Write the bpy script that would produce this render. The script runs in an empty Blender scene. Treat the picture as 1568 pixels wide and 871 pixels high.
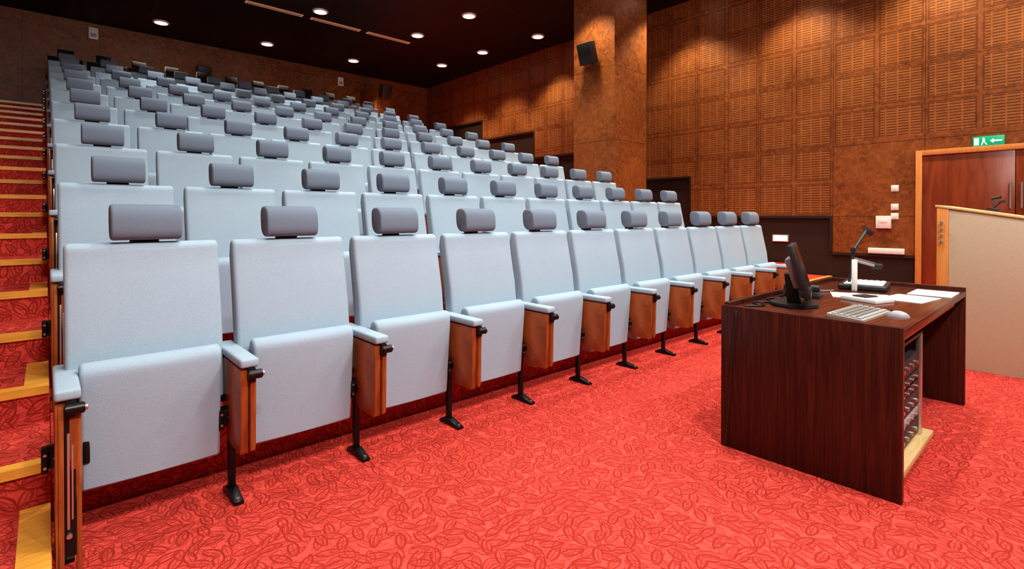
import bpy, bmesh, math, random
from mathutils import Vector, Matrix
random.seed(4)
S=1.2
R=math.radians
sc=bpy.context.scene
# ------------------------------------------------------------------ node helpers
def new_mat(name,col=(.5,.5,.5),rough=.5,metal=0,spec=.5,emit=None,es=0):
    m=bpy.data.materials.new(name); m.use_nodes=True
    nt=m.node_tree; b=nt.nodes['Principled BSDF']
    b.inputs['Base Color'].default_value=(*col,1)
    b.inputs['Roughness'].default_value=rough
    b.inputs['Metallic'].default_value=metal
    b.inputs['Specular IOR Level'].default_value=spec
    if emit:
        b.inputs['Emission Color'].default_value=(*emit,1)
        b.inputs['Emission Strength'].default_value=es
    return m,nt,b
def sock(nt,i,v):
    if hasattr(v,'is_output') or isinstance(v,bpy.types.NodeSocket): nt.links.new(v,i)
    else: i.default_value=v
def mth(nt,op,a,b=None,c=None,clamp=False):
    n=nt.nodes.new('ShaderNodeMath'); n.operation=op; n.use_clamp=clamp
    sock(nt,n.inputs[0],a)
    if b is not None: sock(nt,n.inputs[1],b)
    if c is not None: sock(nt,n.inputs[2],c)
    return n.outputs[0]
def mixc(nt,f,a,b,mode='MIX'):
    n=nt.nodes.new('ShaderNodeMix'); n.data_type='RGBA'; n.blend_type=mode
    sock(nt,n.inputs[0],f)
    for i,v in ((6,a),(7,b)):
        if isinstance(v,tuple): n.inputs[i].default_value=(*v,1) if len(v)==3 else v
        else: nt.links.new(v,n.inputs[i])
    return n.outputs[2]
def noise(nt,vec,scale,detail=3,rough=.5,dist=0):
    n=nt.nodes.new('ShaderNodeTexNoise')
    n.inputs['Scale'].default_value=scale; n.inputs['Detail'].default_value=detail
    n.inputs['Roughness'].default_value=rough; n.inputs['Distortion'].default_value=dist
    if vec is not None: nt.links.new(vec,n.inputs['Vector'])
    return n.outputs[0]
def coords(nt,kind='Object'):
    return nt.nodes.new('ShaderNodeTexCoord').outputs[kind]
def wpos(nt): return nt.nodes.new('ShaderNodeNewGeometry').outputs['Position']
def vscale(nt,v,s):
    n=nt.nodes.new('ShaderNodeVectorMath'); n.operation='MULTIPLY'
    nt.links.new(v,n.inputs[0]); n.inputs[1].default_value=s; return n.outputs[0]
def ramp(nt,f,stops):
    n=nt.nodes.new('ShaderNodeValToRGB'); nt.links.new(f,n.inputs[0])
    e=n.color_ramp.elements
    while len(e)<len(stops): e.new(.5)
    for i,(p,c) in enumerate(stops):
        e[i].position=p; e[i].color=(*c,1)
    return n.outputs[0]
def bump(nt,b,h,st=.2,d=.01):
    n=nt.nodes.new('ShaderNodeBump'); n.inputs['Strength'].default_value=st; n.inputs['Distance'].default_value=d
    nt.links.new(h,n.inputs['Height']); nt.links.new(n.outputs[0],b.inputs['Normal'])
def smooth(nt,v,lo,hi,a=0.,c=1.):
    n=nt.nodes.new('ShaderNodeMapRange'); n.interpolation_type='SMOOTHSTEP'
    nt.links.new(v,n.inputs[0]); n.inputs[1].default_value=lo; n.inputs[2].default_value=hi
    n.inputs[3].default_value=a; n.inputs[4].default_value=c
    return n.outputs[0]
# ------------------------------------------------------------------ materials
def fabric(name,c1,c2):
    m,nt,b=new_mat(name,c1,.9,spec=.15)
    o=coords(nt); f=noise(nt,o,260,2,.6); g=noise(nt,o,9,3)
    c=mixc(nt,f,c2,c1)
    c=mixc(nt,mth(nt,'MULTIPLY',g,.22),c,tuple(x*.72 for x in c1))
    nt.links.new(c,b.inputs['Base Color']); bump(nt,b,f,.4,.002)
    b.inputs['Sheen Weight'].default_value=.1
    return m
M_fab=fabric('fabric_pale_blue',(.39,.50,.585),(.245,.33,.395))
M_head=fabric('fabric_grey_headrest',(.18,.225,.285),(.125,.16,.205))
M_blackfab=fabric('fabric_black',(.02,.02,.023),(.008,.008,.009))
def wood(name,c_dark,c_light,rough=.4,sc3=(30,30,3),spec=.5,bumpst=.05,world=False):
    m,nt,b=new_mat(name,c_light,rough,spec=spec)
    o=wpos(nt) if world else coords(nt)
    v=vscale(nt,o,sc3)
    f=noise(nt,v,1.0,5,.6,1.2)
    c=ramp(nt,f,[(.3,c_dark),(.7,c_light)])
    nt.links.new(c,b.inputs['Base Color']); bump(nt,b,f,bumpst,.003)
    return m
M_arm=wood('wood_arm_panel',(.19,.045,.011),(.38,.11,.028),.35,(40,5,5))
M_nose=wood('wood_stair_nosing',(.66,.30,.04),(.84,.43,.08),.35,(4,40,40))
M_wenge=wood('wenge_desk',(.028,.0065,.004),(.085,.020,.012),.32,(60,60,2.2),spec=.3)
M_wengetop=wood('wenge_desktop',(.05,.012,.006),(.13,.034,.018),.22,(3,60,60))
M_orange=wood('wood_door_frame',(.50,.20,.05),(.62,.28,.08),.35,(30,30,3))
M_door=wood('wood_door_leaf',(.13,.026,.008),(.25,.055,.018),.3,(9,9,1.2))
M_beige,nt,b=new_mat('beige_laminate',(.50,.40,.28),.55)
f=noise(nt,coords(nt),160,2); nt.links.new(mixc(nt,f,(.38,.30,.20),(.50,.41,.28)),b.inputs['Base Color'])
M_birch=wood('birch_ply',(.50,.33,.14),(.64,.46,.22),.5,(4,30,30))
def burl(name,slots):
    m,nt,b=new_mat(name,(.3,.1,.03),.42,spec=.35)
    p=wpos(nt)
    n1=noise(nt,p,9,6,.68,1.4); n2=noise(nt,p,1.3,3,.5); n3=noise(nt,p,45,3,.6,.5)
    c=ramp(nt,n1,[(.28,(.072,.019,.005)),(.5,(.215,.068,.016)),(.75,(.37,.138,.037))])
    c=mixc(nt,mth(nt,'MULTIPLY',n3,.4),c,(.08,.022,.006))
    c=mixc(nt,smooth(nt,n2,.35,.7,0,.3),c,(.33,.115,.030))
    sp=nt.nodes.new('ShaderNodeSeparateXYZ'); nt.links.new(p,sp.inputs[0])
    X,Y,Z=sp.outputs
    def band(v,period,off,half):
        fr=mth(nt,'FRACT',mth(nt,'DIVIDE',mth(nt,'ADD',v,off),period))
        d=mth(nt,'ABSOLUTE',mth(nt,'SUBTRACT',fr,.5))
        return mth(nt,'GREATER_THAN',d,.5-half)
    if slots:
        cw,ch=.557,.53
        j=mth(nt,'MAXIMUM',band(Y,cw*2,-2.15*S+cw*20,.004),band(Z,ch*2,-1.0*S+ch*20,.004))
        cy=mth(nt,'ABSOLUTE',mth(nt,'SUBTRACT',mth(nt,'FRACT',mth(nt,'DIVIDE',mth(nt,'ADD',Y,-2.15*S+cw*20),cw)),.5))
        cz=mth(nt,'ABSOLUTE',mth(nt,'SUBTRACT',mth(nt,'FRACT',mth(nt,'DIVIDE',mth(nt,'ADD',Z,-1.0*S+ch*20),ch)),.5))
        inside=mth(nt,'MULTIPLY',mth(nt,'LESS_THAN',cy,.42),mth(nt,'LESS_THAN',cz,.42))
        edge=mth(nt,'MULTIPLY',mth(nt,'LESS_THAN',cy,.46),mth(nt,'LESS_THAN',cz,.46))
        rim=mth(nt,'SUBTRACT',edge,inside)
        sl=mth(nt,'LESS_THAN',mth(nt,'FRACT',mth(nt,'DIVIDE',Z,ch/14)),.42)
        dash=mth(nt,'LESS_THAN',mth(nt,'FRACT',mth(nt,'DIVIDE',mth(nt,'ADD',Y,-2.15*S+cw*20-.04),(cw)/4)),.88)
        excl=mth(nt,'MULTIPLY',mth(nt,'LESS_THAN',Y,2.15*S),mth(nt,'LESS_THAN',Z,1.95*S))
        keep=mth(nt,'SUBTRACT',1.,excl)
        mask=mth(nt,'MULTIPLY',mth(nt,'MULTIPLY',mth(nt,'MULTIPLY',inside,sl),dash),keep)
        lite=mth(nt,'MULTIPLY',mth(nt,'MULTIPLY',inside,keep),.3)
        c=mixc(nt,lite,c,(.40,.16,.045))
        c=mixc(nt,mth(nt,'MULTIPLY',mask,.74),c,(.035,.010,.004))
        c=mixc(nt,mth(nt,'MULTIPLY',mth(nt,'MULTIPLY',rim,keep),.5),c,(.05,.015,.005))
        c=mixc(nt,mth(nt,'MULTIPLY',j,.8),c,(.03,.008,.003))
        bump(nt,b,mth(nt,'SUBTRACT',1.,mask),.5,.01)
    else:
        j=mth(nt,'MAXIMUM',band(mth(nt,'ADD',X,Y),1.2,20,.004),band(Z,1.25,20,.004))
        c=mixc(nt,mth(nt,'MULTIPLY',j,.7),c,(.03,.008,.003))
        bump(nt,b,n1,.05,.003)
    nt.links.new(c,b.inputs['Base Color'])
    return m
M_burls=burl('burl_plywood_slotted',True)
M_burl=burl('burl_plywood',False)
M_wain,_,_=new_mat('dark_wainscot',(.022,.012,.007),.5)
M_ceil,nt,b=new_mat('dark_ceiling_panels',(.010,.006,.005),.55,spec=.25)
p=wpos(nt); sp=nt.nodes.new('ShaderNodeSeparateXYZ'); nt.links.new(p,sp.inputs[0])
def gl(v):
    d=mth(nt,'ABSOLUTE',mth(nt,'SUBTRACT',mth(nt,'FRACT',mth(nt,'DIVIDE',mth(nt,'ADD',v,50.),1.2)),.5))
    return mth(nt,'GREATER_THAN',d,.490)
g=mth(nt,'MAXIMUM',gl(sp.outputs[0]),gl(sp.outputs[1]))
nt.links.new(mixc(nt,g,(.009,.006,.005),(.028,.018,.012)),b.inputs['Base Color'])
def carpet(name,base,line):
    m,nt,b=new_mat(name,base,.95,spec=.05)
    p=wpos(nt); sp=nt.nodes.new('ShaderNodeSeparateXYZ'); nt.links.new(p,sp.inputs[0])
    cb=nt.nodes.new('ShaderNodeCombineXYZ')
    nt.links.new(sp.outputs[0],cb.inputs[0]); nt.links.new(mth(nt,'ADD',sp.outputs[1],sp.outputs[2]),cb.inputs[1])
    V=cb.outputs[0]
    masks=[]
    for k,(scl,L,W,off) in enumerate([(14,.050,.0175,0.),(15.5,.044,.0155,7.3),(24,.026,.009,3.1)]):
        ad=nt.nodes.new('ShaderNodeVectorMath'); ad.operation='ADD'; nt.links.new(V,ad.inputs[0]); ad.inputs[1].default_value=(off,off*1.7,0)
        vo=nt.nodes.new('ShaderNodeTexVoronoi'); vo.voronoi_dimensions='2D'; vo.inputs['Scale'].default_value=scl
        vo.inputs['Randomness'].default_value=.7
        nt.links.new(ad.outputs[0],vo.inputs['Vector'])
        sb=nt.nodes.new('ShaderNodeVectorMath'); sb.operation='SUBTRACT'
        nt.links.new(ad.outputs[0],sb.inputs[0]); nt.links.new(vo.outputs['Position'],sb.inputs[1])
        sc_=nt.nodes.new('ShaderNodeSeparateColor'); nt.links.new(vo.outputs['Color'],sc_.inputs[0])
        ang=mth(nt,'MULTIPLY',sc_.outputs[0],6.283)
        rt=nt.nodes.new('ShaderNodeVectorRotate'); rt.rotation_type='Z_AXIS'
        nt.links.new(sb.outputs[0],rt.inputs['Vector']); nt.links.new(ang,rt.inputs['Angle'])
        s2=nt.nodes.new('ShaderNodeSeparateXYZ'); nt.links.new(rt.outputs[0],s2.inputs[0])
        ay=mth(nt,'ABSOLUTE',s2.outputs[1]); xl=mth(nt,'DIVIDE',s2.outputs[0],L)
        f=mth(nt,'ADD',mth(nt,'DIVIDE',ay,W),mth(nt,'MULTIPLY',xl,xl))
        d=mth(nt,'ABSOLUTE',mth(nt,'SUBTRACT',f,1.))
        o=smooth(nt,d,.15,.33,1,0)
        vein=mth(nt,'MULTIPLY',smooth(nt,ay,.0012,.0028,1,0),mth(nt,'LESS_THAN',f,1.))
        masks.append(mth(nt,'MAXIMUM',o,mth(nt,'MULTIPLY',vein,.9)))
    mk=mth(nt,'MAXIMUM',mth(nt,'MAXIMUM',masks[0],mth(nt,'MULTIPLY',masks[1],.85)),mth(nt,'MULTIPLY',masks[2],.6))
    fz=noise(nt,p,600,1); lo=noise(nt,p,2.2,3)
    c=mixc(nt,mth(nt,'MULTIPLY',mk,.88),base,line)
    c=mixc(nt,mth(nt,'MULTIPLY',fz,.25),c,tuple(x*.6 for x in base))
    c=mixc(nt,mth(nt,'MULTIPLY',lo,.15),c,tuple(x*.7 for x in base))
    nt.links.new(c,b.inputs['Base Color']); bump(nt,b,fz,.3,.003)
    return m
M_carpet=carpet('carpet_red_leaf',(.70,.088,.068),(.22,.017,.008))
M_black,_,_=new_mat('black_steel',(.012,.012,.013),.35,.4)
M_plast,_,_=new_mat('black_plastic',(.02,.02,.022),.45)
M_grey,_,_=new_mat('grey_plastic',(.30,.30,.31),.45)
M_white,_,_=new_mat('white_plastic',(.74,.73,.69),.4)
M_paper,_,_=new_mat('paper',(.80,.79,.75),.8)
M_chrome,_,_=new_mat('brushed_metal',(.6,.58,.55),.3,.9)
M_keys,_,_=new_mat('keyboard_beige',(.34,.31,.26),.5)
M_keyc,_,_=new_mat('keycap_grey',(.17,.16,.14),.5)
M_screen,_,_=new_mat('lcd_screen',(.01,.01,.012),.15)
M_green,_,_=new_mat('exit_sign_green',(.0,.30,.15),.4,emit=(.01,.40,.20),es=.4)
M_signw,_,_=new_mat('exit_sign_pictogram',(.8,.9,.85),.4,emit=(.8,1,.9),es=.5)
M_lamp,_,_=new_mat('lamp_glow',(1,1,1),.4,emit=(1,.93,.82),es=8)
M_step,_,_=new_mat('step_light_glow',(1,1,1),.4,emit=(1,.9,.7),es=2)
M_vent,_,_=new_mat('ceiling_vent',(.55,.33,.24),.5,emit=(.7,.35,.2),es=.3)  # weak emission stands in for light caught by the vents, which are no lamps
M_front,_,_=new_mat('front_wall_paint',(.42,.38,.34),.8)
# ------------------------------------------------------------------ mesh builder
class B:
    def __init__(s,mats): s.bm=bmesh.new(); s.mats=mats
    def _add(s,bm,mat,M=None):
        if M is not None: bmesh.ops.transform(bm,matrix=M,verts=bm.verts)
        i=s.mats.index(mat)
        for f in bm.faces: f.material_index=i
        bmesh.ops.recalc_face_normals(bm,faces=bm.faces)
        t=bpy.data.meshes.new('t'); bm.to_mesh(t); bm.free(); s.bm.from_mesh(t); bpy.data.meshes.remove(t)
    def box(s,x0,x1,y0,y1,z0,z1,mat,bev=0,seg=2,M=None):
        bm=bmesh.new(); bmesh.ops.create_cube(bm,size=1)
        for v in bm.verts:
            v.co=Vector((x0+(v.co.x+.5)*(x1-x0),y0+(v.co.y+.5)*(y1-y0),z0+(v.co.z+.5)*(z1-z0)))
        if bev: bmesh.ops.bevel(bm,geom=bm.edges[:],offset=bev,segments=seg,affect='EDGES',profile=.5,clamp_overlap=True)
        s._add(bm,mat,M); return s
    def prism(s,pts,a0,a1,mat,axis='x',bev=0,seg=2,M=None):
        bm=bmesh.new()
        def P(p,a):
            return {'x':(a,p[0],p[1]),'y':(p[0],a,p[1]),'z':(p[0],p[1],a)}[axis]
        v0=[bm.verts.new(P(p,a0)) for p in pts]; v1=[bm.verts.new(P(p,a1)) for p in pts]
        n=len(pts); f0=bm.faces.new(v0); f1=bm.faces.new(v1[::-1])
        for i in range(n): bm.faces.new((v0[i],v1[i],v1[(i+1)%n],v0[(i+1)%n]))
        bmesh.ops.recalc_face_normals(bm,faces=bm.faces)
        if bev:
            es=list(set(f0.edges[:]+f1.edges[:]))
            bmesh.ops.bevel(bm,geom=es,offset=bev,segments=seg,affect='EDGES',profile=.5,clamp_overlap=True)
        s._add(bm,mat,M); return s
    def pad(s,pts,a0,a1,mat,crown,cdir,bev,nx=8):
        """padded prism: profile pts (y,z); swells by crown along cdir towards the middle of its width"""
        bm=bmesh.new(); n=len(pts)
        cy=sum(p[0] for p in pts)/n; cz=sum(p[1] for p in pts)/n
        xs=[]
        for i in range(4):
            t=i/4; xs.append((a0+bev*(1-math.cos(t*math.pi/2)),bev*(1-math.sin(t*math.pi/2))))
        for i in range(nx+1): xs.append((a0+bev+(a1-a0-2*bev)*i/nx,0))
        for i in range(3,-1,-1):
            t=i/4; xs.append((a1-bev*(1-math.cos(t*math.pi/2)),bev*(1-math.sin(t*math.pi/2))))
        rings=[]
        mid=(a0+a1)/2; hw=(a1-a0)/2
        for x,ins in xs:
            ring=[]
            u=(x-mid)/hw; k=crown*(1-u*u)
            for i,(y,z) in enumerate(pts):
                p0=Vector(pts[i-1]); p1=Vector(pts[(i+1)%n]); tg=(p1-p0).normalized(); nm=Vector((tg.y,-tg.x))
                if nm.dot(Vector((y-cy,z-cz)))<0: nm=-nm
                w_=max(0,nm.dot(Vector(cdir)))
                ring.append(bm.verts.new((x,y-nm.x*ins+cdir[0]*k*w_,z-nm.y*ins+cdir[1]*k*w_)))
            rings.append(ring)
        for r0,r1 in zip(rings[:-1],rings[1:]):
            for i in range(n): bm.faces.new((r0[i],r1[i],r1[(i+1)%n],r0[(i+1)%n]))
        bm.faces.new(rings[0]); bm.faces.new(rings[-1][::-1])
        s._add(bm,mat); return s
    def cyl(s,c,r,d,axis,mat,seg=20,r2=None,bev=0,M=None):
        bm=bmesh.new(); bmesh.ops.create_cone(bm,cap_ends=True,segments=seg,radius1=r,radius2=r if r2 is None else r2,depth=d)
        if bev:
            es=[e for e in bm.edges if abs(e.verts[0].co.z-e.verts[1].co.z)<1e-6]
            bmesh.ops.bevel(bm,geom=es,offset=bev,segments=2,affect='EDGES')
        rot=Matrix.Identity(4)
        if axis=='x': rot=Matrix.Rotation(R(90),4,'Y')
        elif axis=='y': rot=Matrix.Rotation(R(90),4,'X')
        elif isinstance(axis,Vector): rot=axis.to_track_quat('Z','Y').to_matrix().to_4x4()
        MM=Matrix.Translation(c)@rot
        if M is not None: MM=M@MM
        s._add(bm,mat,MM); return s
    def rod(s,a,b_,r,mat,seg=12,M=None):
        a=Vector(a); b_=Vector(b_); return s.cyl((a+b_)/2,r,(b_-a).length,(b_-a),mat,seg,M=M)
    def mesh(s,name,ang=40):
        me=bpy.data.meshes.new(name); s.bm.to_mesh(me); s.bm.free()
        for m in s.mats: me.materials.append(m)
        for p in me.polygons: p.use_smooth=True
        me.set_sharp_from_angle(angle=R(ang)); return me
    def obj(s,name,loc=(0,0,0),rz=0,ang=40):
        return put(name,s.mesh(name,ang),loc,rz)
def put(name,me,loc=(0,0,0),rz=0,parent=None):
    o=bpy.data.objects.new(name,me); sc.collection.objects.link(o); o.location=loc; o.rotation_euler=(0,0,rz)
    if parent: o.parent=parent
    return o
# ------------------------------------------------------------------ room
H=4.36*S; XW=7.5*S; YB=11.6*S; XL=-1.25*S; YF=-3.2*S
XS=.010
PITCH=.5694; X0=.021; XR=X0+11*PITCH+.05
DY=.87*S; RISE=.262*S; SD=DY/2; SR=RISE/2
CX0,CX1,CY0,CY1=5.93*S,6.72*S,4.42*S,5.17*S
B([M_carpet]).box(XL-.1,XW+.1,YF-.1,YB+.1,-.1,0,M_carpet).obj('floor')
B([M_ceil]).box(XL-.1,XW+.1,YF-.1,YB+.1,H,H+.1,M_ceil).obj('ceiling')
B([M_wain]).box(XW,XW+.1,YF,YB,0,H,M_wain).obj('wall_right')
B([M_burl]).box(XL-.1,XL,YF,YB,0,H,M_burl).obj('wall_left')
B([M_burl]).box(XL,XW,YB,YB+.1,0,H,M_burl).obj('wall_back')
B([M_front]).box(XL,XW,YF-.1,YF,0,H,M_front).obj('wall_front')
st=[(-3.2,.537),(2.18,.537),(2.18,1.0),(4.13,1.0),(4.13,1.62),(5.95,1.62),(5.95,2.2),(7.6,2.2),(7.6,2.75),(9.3,2.75),(9.3,3.2),(11.6,3.2)]
pts=[(y*S,z*S) for y,z in st]+[(YB-.001,H-.002),(YF+.001,H-.002)]
pts[0]=(YF+.001,pts[0][1])
B([M_burls]).prism(pts,XW-.04,XW-.001,M_burls).obj('wall_right_panelling')
tb=B([M_wain])
for (a,za),(c,zc) in zip(st[:-1],st[1:]):
    if a==c: tb.box(XW-.055,XW-.041,a*S-.03,a*S,za*S,zc*S,M_wain)
    else: tb.box(XW-.055,XW-.041,a*S,c*S-.001,za*S-.03,za*S+.01,M_wain)
tb.obj('trim_1')
B([M_burl]).box(CX0,CX1,CY0,CY1,.001,H-.002,M_burl).obj('wall_column')
B([M_burl]).box(5.6*S,5.92*S,10.78*S,YB-.002,2.6*S,4.0*S,M_burl).obj('wall_pier_rear')
# ------------------------------------------------------------------ tiers
prof=[(2.27*S,.001)]
rowz=[0]
for n in range(2,12):
    z=.235*S+RISE*(n-2); y=2.27*S+DY*(n-2); rowz.append(z)
    prof.append((y,z))
    if n<11: prof.append((y+DY,z))
prof+= [(YB-.003,rowz[-1]),(YB-.003,.001)]
B([M_carpet]).prism(prof,XS+.002,XR,M_carpet).obj('floor_seating_tiers',ang=20)
def stair(name,xa,xb,side,k0=0,k1=19,yend=YB-.003):
    b=B([M_carpet,M_nose]); pr=[]; ys=[]
    for k in range(k0,k1+1):
        y=2.156*S+SD*(k-1); z=.235*S+SR*(k-1); ys.append((y,z))
    pr.append((ys[0][0],.001))
    for i,(y,z) in enumerate(ys):
        pr.append((y,z))
        if i<len(ys)-1: pr.append((ys[i+1][0],z))
    pr+=[(yend,ys[-1][1]),(yend,.001)]
    b.prism(pr,xa,xb,M_carpet)
    for k,(y,z) in enumerate(ys):
        b.prism([(y-.012,z-.030),(y-.012,z+.006),(y+.05,z+.006),(y+.05,z-.004),(y-.001,z-.004),(y-.001,z-.030)],xa+.002,xb-.002,M_nose)
        if (k+k0)%2==0:
            y2=ys[k+1][0]-.002 if k<len(ys)-1 else min(y+SD,yend)
            if side>0: b.box(xb-.085,xb-.002,y+.05,y2,z-.004,z+.006,M_nose)
            else: b.box(xa+.002,xa+.075,y+.05,y2,z-.004,z+.006,M_nose)
    return b.obj(name,ang=20)
stair('stair_left',XL+.002,XS,1)
ysp=2.156*S+SD*5
stair('stair_right',XR+.003,XW-.057,-1,0,5,ysp-.002)
stair('stair_right_upper',XR+.003,CX0-.003,-1,6,19)
def land(y0):
    return [(y0,.001),(y0,1.02*S),(5.95*S,1.02*S),(5.95*S,1.5*S),(7.6*S,1.5*S),(7.6*S,2.0*S),(9.3*S,2.0*S),(9.3*S,2.5*S),(YB-.003,2.5*S),(YB-.003,.001)]
b_=B([M_carpet]); b_.prism(land(CY1+.003),CX0,CX1,M_carpet); b_.prism(land(ysp),CX1+.003,XW-.057,M_carpet); b_.obj('floor_side_landing')
# ------------------------------------------------------------------ chairs
def arc(cx,cy,r,a0,a1,n):
    return [(cx+r*math.cos(R(a0+(a1-a0)*i/n)),cy+r*math.sin(R(a0+(a1-a0)*i/n))) for i in range(n+1)]
def chair_mesh(name,fab,head,left_end):
    b=B([fab,head,M_arm,M_black,M_chrome] if fab!=head else [fab,M_arm,M_black,M_chrome])
    w=.221
    pr=[(.204,.222),(.194,.34),(.182,.48),(.172,.60)]+arc(.212,.632,.041,190,20,8)+[(.262,.58),(.285,.40),(.292,.222)]+[(.28,.210),(.216,.210)]
    b.pad(pr,-w,w+.006,fab,.012,(-1,0),.014)
    bw=.257
    pr=[(.266,.44),(.272,.60),(.294,.78),(.337,.98),(.354,1.06)]+arc(.385,1.064,.032,165,15,7)+[(.425,1.02),(.39,.84),(.355,.62),(.345,.44)]
    b.pad(pr,-bw,bw,fab,.012,(-1,0),.016)
    cy,cz=.382,1.176; pr=[]
    for i in range(28):
        a=2*math.pi*i/28; ca,sa=math.cos(a),math.sin(a)
        pr.append((cy+.056*math.copysign(abs(ca)**.75,ca)+(.012*sa),cz+.072*math.copysign(abs(sa)**.7,sa)))
    b.prism(pr,-.118,.118,head,bev=.010,seg=3)
    b.box(-.05,.05,.425,.445,.98,1.20,M_black,.004)
    b.box(-.27,.27,.30,.335,.40,.44,M_black,.003)
    def arm(x,end):
        b.box(x-.034,x+.034,-.004,.40,.606,.642,fab,.010,3)
        b.box(x-.022,x+.022,.02,.40,.590,.608,M_black)
        tz=[(.012,.600),(.405,.600),(.375,.50),(.200,.275),(.180,.262),(.030,.262),(.020,.275)]
        b.prism(tz,x-.030,x+.000,M_arm,bev=.003)
        tz2=[(.000,.560),(.200,.560),(.150,.278),(.012,.273),(.006,.29)]
        b.prism(tz2,x+.003,x+.024,M_arm,bev=.004)
        b.cyl((x+.018,-.008,.580),.018,.050,'x',M_black,bev=.003)
        b.cyl((x+.046,-.008,.580),.010,.008,'x',M_chrome)
        b.box(x-.006,x+.020,-.008,.05,.550,.606,M_black,.003)
        b.box(x-.014,x+.014,.262,.290,.02,.590,M_black,.004)
        b.prism([(.16,.0),(.345,.0),(.345,.014),(.30,.036),(.25,.036),(.16,.014)],x-.020,x+.020,M_black,bev=.003)
        for yy in (.178,.327): b.cyl((x,yy,.017),.008,.012,'z',M_chrome,12)
        b.box(x-.052,x+.052,.205,.262,.325,.395,M_black,.005)
        b.box(x-.066,x-.046,.188,.24,.320,.400,M_black,.004)
        b.cyl((x,.196,.36),.011,.07,'x',M_black)
        b.cyl((x-.056,.188,.382),.005,.008,'y',M_chrome,8); b.cyl((x-.056,.188,.338),.005,.008,'y',M_chrome,8)
        if end:
            b.prism([(.005,.03),(.30,.03),(.40,.30),(.41,.595),(.000,.595)],x-.032,x-.024,M_arm,bev=.002)
            b.box(x-.024,x-.010,.0,.018,.001,.59,M_arm,.002)
            b.box(x+.020,x+.034,.004,.03,.001,.57,M_arm,.003)
            b.box(x-.009,x+.019,.004,.03,.10,.585,M_black)
            b.box(x-.003,x+.004,.000,.006,.19,.50,M_chrome,.001)
            b.box(x+.008,x+.013,.000,.006,.22,.46,M_chrome,.001)
            b.cyl((x+.002,.002,.17),.008,.02,'y',M_chrome,10)
            b.box(x+.044,x+.064,.186,.24,.320,.400,M_black,.004)
    arm(PITCH/2,False)
    if left_end: arm(-PITCH/2+.029,True)
    return b.mesh(name)
mA=chair_mesh('auditorium_chair',M_fab,M_head,False)
mAL=chair_mesh('auditorium_chair_end',M_fab,M_head,True)
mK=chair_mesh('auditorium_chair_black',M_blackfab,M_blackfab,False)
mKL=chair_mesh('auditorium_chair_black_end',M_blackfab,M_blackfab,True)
for n in range(11):
    for i in range(11):
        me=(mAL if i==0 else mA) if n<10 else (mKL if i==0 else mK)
        put('auditorium_chair',me,(X0+PITCH*(i+.5),1.82*S+DY*n,rowz[n]+.0005))
# ------------------------------------------------------------------ desk
DX0,DX1,DY0,DY1,DH=2.19*S,3.62*S,.415*S,1.06*S,.613*S
d=B([M_wenge,M_wengetop,M_birch])
d.box(DX0,DX0+.035,DY0,DY1,0,DH,M_wenge,.003)
d.box(DX1-.035,DX1,DY0,DY1,0,DH+.012,M_wenge,.003)
d.box(DX0+.035,DX1-.035,DY1-.03,DY1,.08,DH+.012,M_wenge,.002)
d.box(DX0+.035,DX1-.035,DY0,DY1-.03,DH-.045,DH-.012,M_wengetop,.002)
d.box(DX0+.037,DX1-.30,DY0+.02,DY0+.04,DH-.075,DH-.046,M_birch)
desk=d.obj('lecturer_desk')
TZ=DH-.012
r=B([M_black,M_birch,M_chrome,M_plast,M_grey])
rx0,rx1,ry0,ry1=DX0+.12,DX0+.70,DY0+.05,DY0+.55
r.box(rx0-.03,rx1+.10,ry0-.03,ry1+.02,.055,.085,M_birch,.003)
for x in (rx0+.03,rx1):
    for y in (ry0+.04,ry1-.05):
        r.cyl((x,y,.0275),.0270,.024,'x',M_plast,16); r.box(x-.018,x+.018,y-.018,y+.018,.045,.056,M_chrome)
for x in (rx0,rx1-.025):
    r.box(x,x+.025,ry0,ry0+.025,.085,.60,M_chrome,.002); r.box(x,x+.025,ry1-.025,ry1,.085,.60,M_chrome,.002)
r.box(rx0,rx1,ry0,ry1,.60,.615,M_black)
z=.10
for hgt,cm in ((.09,M_plast),(.045,M_grey),(.088,M_plast),(.045,M_black),(.045,M_plast),(.088,M_plast)):
    r.box(rx0+.027,rx1-.027,ry0+.012,ry1-.04,z,z+hgt-.006,cm,.003)
    for k in range(5): r.cyl((rx0+.10+.09*k,ry0+.006,z+hgt/2),.009 if hgt>.06 else .006,.014,'y',M_chrome,12)
    z+=hgt+.004
ro=r.obj('equipment_rack')
# monitor
mo=B([M_plast,M_screen,M_grey])
T=Matrix.Translation((0,.02,.055))@Matrix.Rotation(R(-17),4,'X')
mo.box(-.18,.18,-.016,.016,0,.285,M_plast,.006,M=T)
mo.box(-.165,.165,-.0175,-.0155,.02,.265,M_screen,M=T)
mo.box(-.11,.11,.016,.05,.06,.22,M_grey,.01,M=T)
mo.prism([(.05,.012),(.12,.012),(.135,.17),(.105,.17)],-.035,.035,M_plast,bev=.004)
mo.cyl((0,.09,.009),.115,.018,'z',M_plast,36,bev=.004)
mo.obj('computer_monitor',(2.49*S,.79*S,TZ+.0005),R(17))
k=B([M_keys,M_grey,M_keyc])
k.prism([(-.075,.0),(.075,.0),(.075,.022),(-.075,.010)],-.185,.185,M_keys,bev=.003)
for rr in range(5):
    for cc in range(14):
        x=-.176+cc*.0252; y=-.063+rr*.0255; z0=.010+(y+.075)/.15*.012
        k.box(x,x+.0205,y,y+.0205,z0,z0+.007,M_grey if (cc in(0,13) or rr==0) else M_keyc,.002,1)
k.obj('computer_keyboard',(2.42*S,.60*S,TZ+.0005),R(-4))
ms=B([M_plast,M_grey])
bm=bmesh.new(); bmesh.ops.create_uvsphere(bm,u_segments=20,v_segments=12,radius=1)
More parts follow.
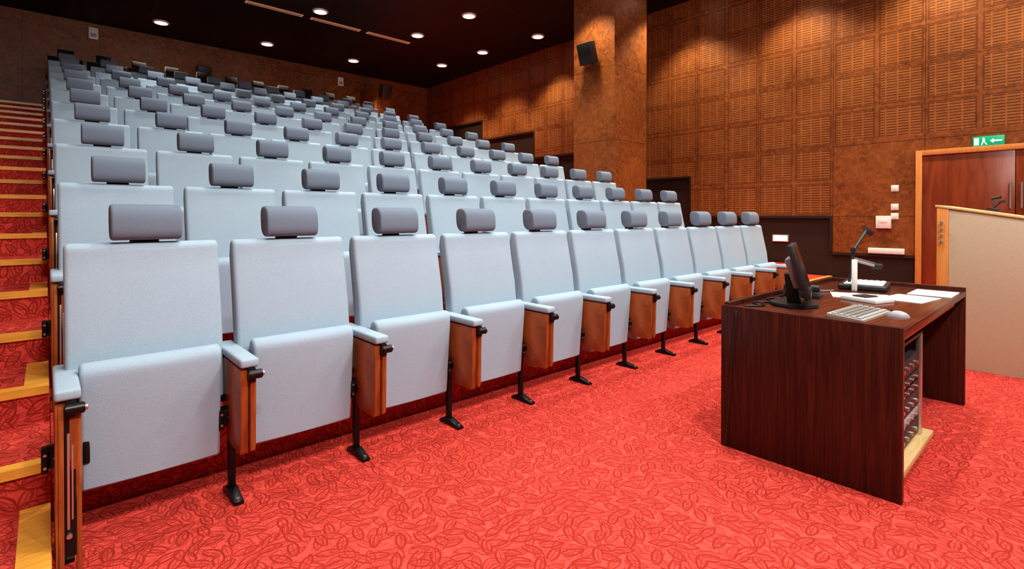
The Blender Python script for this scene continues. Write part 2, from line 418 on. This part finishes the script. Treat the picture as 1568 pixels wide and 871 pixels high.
for v in bm.verts: v.co=Vector((v.co.x*.028,v.co.y*.046,max(v.co.z,0)*.030))
ms._add(bm,M_grey); ms.cyl((0,.024,.026),.006,.008,'x',M_plast)
ms.obj('computer_mouse',(2.49*S,.488*S,TZ+.0005),R(10))
# document camera
v=B([M_white,M_plast,M_grey,M_chrome,M_lamp])
v.box(-.17,.17,-.13,.13,.0,.035,M_plast,.010,3)
v.box(-.15,.13,-.11,.10,.035,.040,M_white,.002)
for q in range(6): v.box(.135,.16,-.10+q*.032,-.08+q*.032,.035,.041,M_grey,.001)
v.box(-.21,-.180,.02,.05,.0,.20,M_white,.005)
v.rod((-.20,.035,.195),(.06,-.05,.145),.009,M_grey)
v.rod((-.19,.035,.210),(.06,-.05,.162),.005,M_chrome)
v.box(.04,.10,-.09,-.03,.125,.16,M_plast,.008)
v.rod((-.06,.08,.03),(-.03,.06,.25),.009,M_plast)
v.rod((-.03,.06,.25),(.10,.0,.38),.010,M_plast)
v.cyl((-.03,.06,.25),.017,.04,'x',M_plast)
v.rod((.09,.005,.385),(.14,-.02,.36),.020,M_plast)
v.obj('document_camera',(3.36*S,.81*S,TZ+.0005),R(8))
def cable(name,pts,r=.004,mat=M_plast):
    cu=bpy.data.curves.new(name,'CURVE'); cu.dimensions='3D'; cu.bevel_depth=r; cu.bevel_resolution=3
    sp=cu.splines.new('NURBS'); sp.points.add(len(pts)-1); sp.use_endpoint_u=True; sp.order_u=3
    for i,p in enumerate(pts): sp.points[i].co=(*p,1)
    cu.materials.append(mat); o=bpy.data.objects.new(name,cu); sc.collection.objects.link(o); return o
zc=TZ+.005
cable('desk_cable',[(DX0+.12+.05*i,DY1-.09-.05*math.sin(i*1.7),zc) for i in range(12)])
cable('desk_cable',[(DX0+.10+.06*i,DY1-.12+.04*math.cos(i*2.1),zc) for i in range(14)])
cable('desk_cable',[(DX0+.70+.05*i,DY1-.16+.05*math.sin(i*1.3+1),zc) for i in range(9)],.003,M_grey)
cable('desk_cable',[(DX0+.05,DY1-.05,zc),(DX0-.012,DY1-.09,DH+.004),(DX0-.012,DY1-.07,DH-.15),(DX0-.010,DY1-.05,.3),(DX0-.008,DY1-.03,.004)],.003)
ps=B([M_paper])
ps.box(-.105,.105,-.148,.148,0,.003,M_paper)
pm=ps.mesh('paper_sheet')
for x,y,a in ((3.08,.56,82),(3.38,.515,90),(3.00,.74,20)): put('paper_sheet',pm,(x*S,y*S,TZ+.0005),R(a))
bk=B([M_white,M_plast]); bk.box(-.08,.08,-.10,.10,0,.022,M_white,.004); bk.box(-.05,.05,-.03,.05,.022,.03,M_plast,.003)
bk.obj('control_tablet',(2.86*S,.68*S,TZ+.0005),R(-20))
ph=B([M_plast,M_grey]); ph.prism([(-.09,0),(.09,0),(.09,.05),(-.09,.02)],-.08,.08,M_plast,bev=.006); ph.box(-.075,-.03,-.09,.10,.035,.075,M_plast,.012,3)
ph.obj('desk_telephone',(2.80*S,.93*S,TZ+.0005),R(10))
# ------------------------------------------------------------------ lectern
L=B([M_beige,M_orange,M_birch,M_chrome,M_plast])
lx,ly1,ly0=4.45*S,.60*S,-.02*S
L.prism([(ly0,0.0),(ly1,0.0),(ly1,1.255),(ly0,1.12)],lx,lx+.03,M_beige,bev=.002)
L.prism([(ly0,0.0),(ly1,0.0),(ly1,1.255),(ly0,1.12)],lx+.80,lx+.83,M_beige,bev=.002)
L.box(lx-.006,lx+.836,ly1,ly1+.075,0,1.275,M_orange,.004)
L.prism([(ly0-.03,1.115),(ly1+.085,1.275),(ly1+.085,1.292),(ly0-.03,1.132)],lx-.012,lx+.842,M_birch,bev=.002)
for z in (1.05,1.10,1.15,1.00): L.cyl((lx-.02,ly1+.04,z),.008,.03,'x',M_chrome,10); L.box(lx-.04,lx-.03,ly1+.03,ly1+.05,z-.012,z+.012,M_chrome,.002)
L.obj('lectern')
mi=B([M_plast,M_grey])
mi.box(-.05,.05,-.04,.04,0,.02,M_plast,.004); mi.rod((0,0,.02),(.0,-.03,.07),.006,M_plast); mi.rod((0,-.03,.07),(-.05,-.05,.08),.012,M_plast)
mi.rod((0.02,0,.02),(.05,.03,.09),.005,M_plast); mi.rod((.05,.03,.09),(.03,-.02,.11),.012,M_plast)
o=mi.obj('lectern_microphone',(lx+.2,.40*S,1.246)); o.rotation_euler=(R(11.9),0,0)
# ------------------------------------------------------------------ door, signs, fittings on right wall
xw=XW-.041
D=B([M_orange,M_door,M_chrome])
y0,y1,dz=-.35*S,1.30*S,1.75*S
D.box(xw-.05,xw,y1-.07,y1,0,dz,M_orange,.003); D.box(xw-.05,xw,y0,y0+.07,0,dz,M_orange,.003)
D.box(xw-.05,xw,y0+.07,y1-.07,dz-.07,dz,M_orange,.003)
mid=(y0+y1)/2
D.box(xw-.03,xw-.002,mid+.003,y1-.072,.01,dz-.072,M_door,.002); D.box(xw-.03,xw-.002,y0+.072,mid-.003,.01,dz-.072,M_door,.002)
for yy in (mid+.04,mid-.06):
    D.rod((xw-.07,yy,1.3),(xw-.07,yy,1.62),.012,M_chrome)
    for z in (1.34,1.58): D.rod((xw-.07,yy,z),(xw-.03,yy,z),.008,M_chrome)
D.obj('door_1')
e=B([M_green,M_signw,M_white])
e.box(-.03,0,-.15,.15,-.064,.064,M_green,.004)
e.box(-.033,-.030,-.13,-.05,-.009,.009,M_signw); e.prism([(-.05,-.028),(-.05,.028),(-.015,0)],-.033,-.030,M_signw)
e.box(-.033,-.030,.09,.135,-.045,.045,M_signw)
e.cyl((-.031,.045,.036),.010,.005,'x',M_signw,12); e.box(-.033,-.030,.032,.056,-.01,.024,M_signw); e.prism([(.03,-.01),(.042,-.01),(.02,-.045),(.007,-.045)],-.033,-.030,M_signw); e.prism([(.045,-.01),(.057,-.01),(.070,-.045),(.058,-.045)],-.033,-.030,M_signw)
e.obj('exit_sign',(xw,.685*S,1.80*S))
w=B([M_white,M_grey]); w.box(-.012,0,-.045,.045,-.045,.045,M_white,.003); w.box(-.018,-.012,-.025,.025,-.03,.03,M_white,.002)
wm=w.mesh('wall_switch')
for z in (1.33,1.11,1.00): put('wall_switch',wm,(xw,1.50*S,z*S))
w=B([M_white,M_plast]); w.box(-.06,0,-.09,.09,-.09,.09,M_white,.006); w.box(-.063,-.06,-.05,.05,-.01,.04,M_white,.001)
w.obj('wall_control_box',(xw,1.605*S,.93*S))
w=B([M_white,M_grey]); w.box(-.05,0,-.215,.215,-.04,.04,M_white,.004)
for q in range(5): w.box(-.053,-.05,-.19+q*.08,-.13+q*.08,-.028,.028,M_white,.002)
w.obj('wall_socket_trunking',(xw,1.58*S,.585*S))
sl=B([M_step,M_chrome]); sl.box(-.02,0,-.13,.13,-.06,.06,M_chrome,.003); sl.box(-.024,-.02,-.11,.11,-.045,.045,M_step)
slm=sl.mesh('step_light'); put('step_light',slm,(XW-.001,2.79*S,.70*S)); put('step_light',slm,(XW-.001,7.3*S,1.9*S))
# speakers
s=B([M_plast,M_black])
s.box(-.17,.0,-.14,.14,-.18,.18,M_plast,.01,M=Matrix.Translation((-.08,0,0))@Matrix.Rotation(R(-18),4,'Y'))
s.box(-.09,0,-.03,.03,-.03,.03,M_black)
spm=s.mesh('wall_speaker')
put('wall_speaker',spm,(CX0-.001,4.80*S,3.36*S))
put('wall_speaker',spm,(2.3*S,YB-.001,3.78*S),R(90)); put('wall_speaker',spm,(5.75*S,10.77*S,3.85*S),R(90))
w=B([M_white,M_grey]); w.box(-.08,.08,-.05,0,-.12,.12,M_white,.01); w.box(-.05,.05,-.055,-.05,-.08,.0,M_grey)
wm=w.mesh('wall_device'); put('wall_device',wm,(.64*S,YB-.001,4.18*S)); put('wall_device',wm,(5.1*S,YB-.001,4.12*S))
# ------------------------------------------------------------------ ceiling fittings
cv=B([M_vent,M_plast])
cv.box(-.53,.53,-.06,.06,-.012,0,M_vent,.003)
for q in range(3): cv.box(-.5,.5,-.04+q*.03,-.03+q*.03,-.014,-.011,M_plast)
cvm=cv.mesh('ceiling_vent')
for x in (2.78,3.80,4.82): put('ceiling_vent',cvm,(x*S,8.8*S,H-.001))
dl=B([M_lamp,M_white])
dl.cyl((0,0,-.006),.115,.010,'z',M_lamp,32)
bm=bmesh.new(); 
prf=[(.115,-.001),(.115,-.018),(.145,-.012),(.150,-.001)]
rings=[[bm.verts.new((rr*math.cos(2*math.pi*i/32),rr*math.sin(2*math.pi*i/32),zz)) for i in range(32)] for rr,zz in prf]
for a in range(3):
    for i in range(32): bm.faces.new((rings[a][i],rings[a][(i+1)%32],rings[(a+1)%4][(i+1)%32],rings[(a+1)%4][i]))
dl._add(bm,M_white)
dlm=dl.mesh('recessed_downlight')
def spot(n,e,c,a,bl):
    l=bpy.data.lights.new(n,'SPOT'); l.energy=e; l.color=c; l.spot_size=R(a); l.spot_blend=bl; l.shadow_soft_size=.10; return l
ld=spot('downlight_beam',215,(1,.97,.92),95,.7)
lw=spot('downlight_beam_wall',310,(1,.84,.60),96,.5)
lf=spot('downlight_beam_front',160,(1,.96,.90),120,.7)
wallset=[(6.67,8.28),(6.85,6.86),(6.57,9.6),(6.85,4.0),(6.85,2.5),(6.85,1.1),(6.85,-.3),(5.45,4.75),(1.51,10.75),(3.23,10.7),(4.96,10.6)]
lamps=[(5.29,6.93),(5.15,8.32),(3.37,8.42),(1.5,8.4),(1.5,6.9),(3.35,6.9)]+[(x,y) for x in (1.5,3.35) for y in (5.4,4.0)]+[(5.0,5.6),(5.0,3.9)]
front=[(x,y) for x in (.9,2.6,4.4) for y in (1.1,-.4)]+[(3.35,2.5),(1.5,2.5),(5.2,2.5)]
for lst,li in ((lamps,ld),(front,lf),(wallset,lw)):
    for x,y in lst:
        o=put('recessed_downlight',dlm,(x*S,y*S,H-.001))
        q=bpy.data.objects.new('beam',li); sc.collection.objects.link(q); q.parent=o; q.location=(0,0,-.06)
sf=B([M_plast,M_lamp]); sf.box(-.7,.7,-.12,.12,-.0,.10,M_plast,.01); sf.box(-.66,.66,-.09,.09,-.004,0,M_lamp)  # unseen fill panels behind the camera, added to brighten the front of the hall
sfm=sf.mesh('added_front_fill')
for x,en in ((.2,210),(2.6,100),(5.0,70)):
    o=put('added_front_fill',sfm,(x*S,-1.6*S,H-.35)); o.rotation_euler=(R(45),0,0)
    a=bpy.data.lights.new('front_fill','AREA'); a.shape='RECTANGLE'; a.size=1.3; a.size_y=.2; a.energy=en; a.color=(1,.98,.96)
    q=bpy.data.objects.new('front_fill',a); sc.collection.objects.link(q); q.parent=o; q.location=(0,0,-.02)
# ------------------------------------------------------------------ world & camera
wd=bpy.data.worlds.new('w'); sc.world=wd; wd.use_nodes=True
wd.node_tree.nodes['Background'].inputs[0].default_value=(.3,.2,.15,1); wd.node_tree.nodes['Background'].inputs[1].default_value=.1
cam=bpy.data.cameras.new('camera'); co=bpy.data.objects.new('camera',cam); sc.collection.objects.link(co)
th=.5
cam.sensor_width=36; cam.lens=791/1568*36; cam.shift_y=-(435.5-331-791*math.tan(R(th)))/1568
cam.clip_start=.02
co.location=(0,0,S); co.rotation_euler=(R(90-th),0,R(-42.1))
sc.camera=co
sc.view_settings.view_transform='Standard'
try: sc.view_settings.look='Medium High Contrast'
except Exception as ex: print(ex)
sc.view_settings.exposure=0
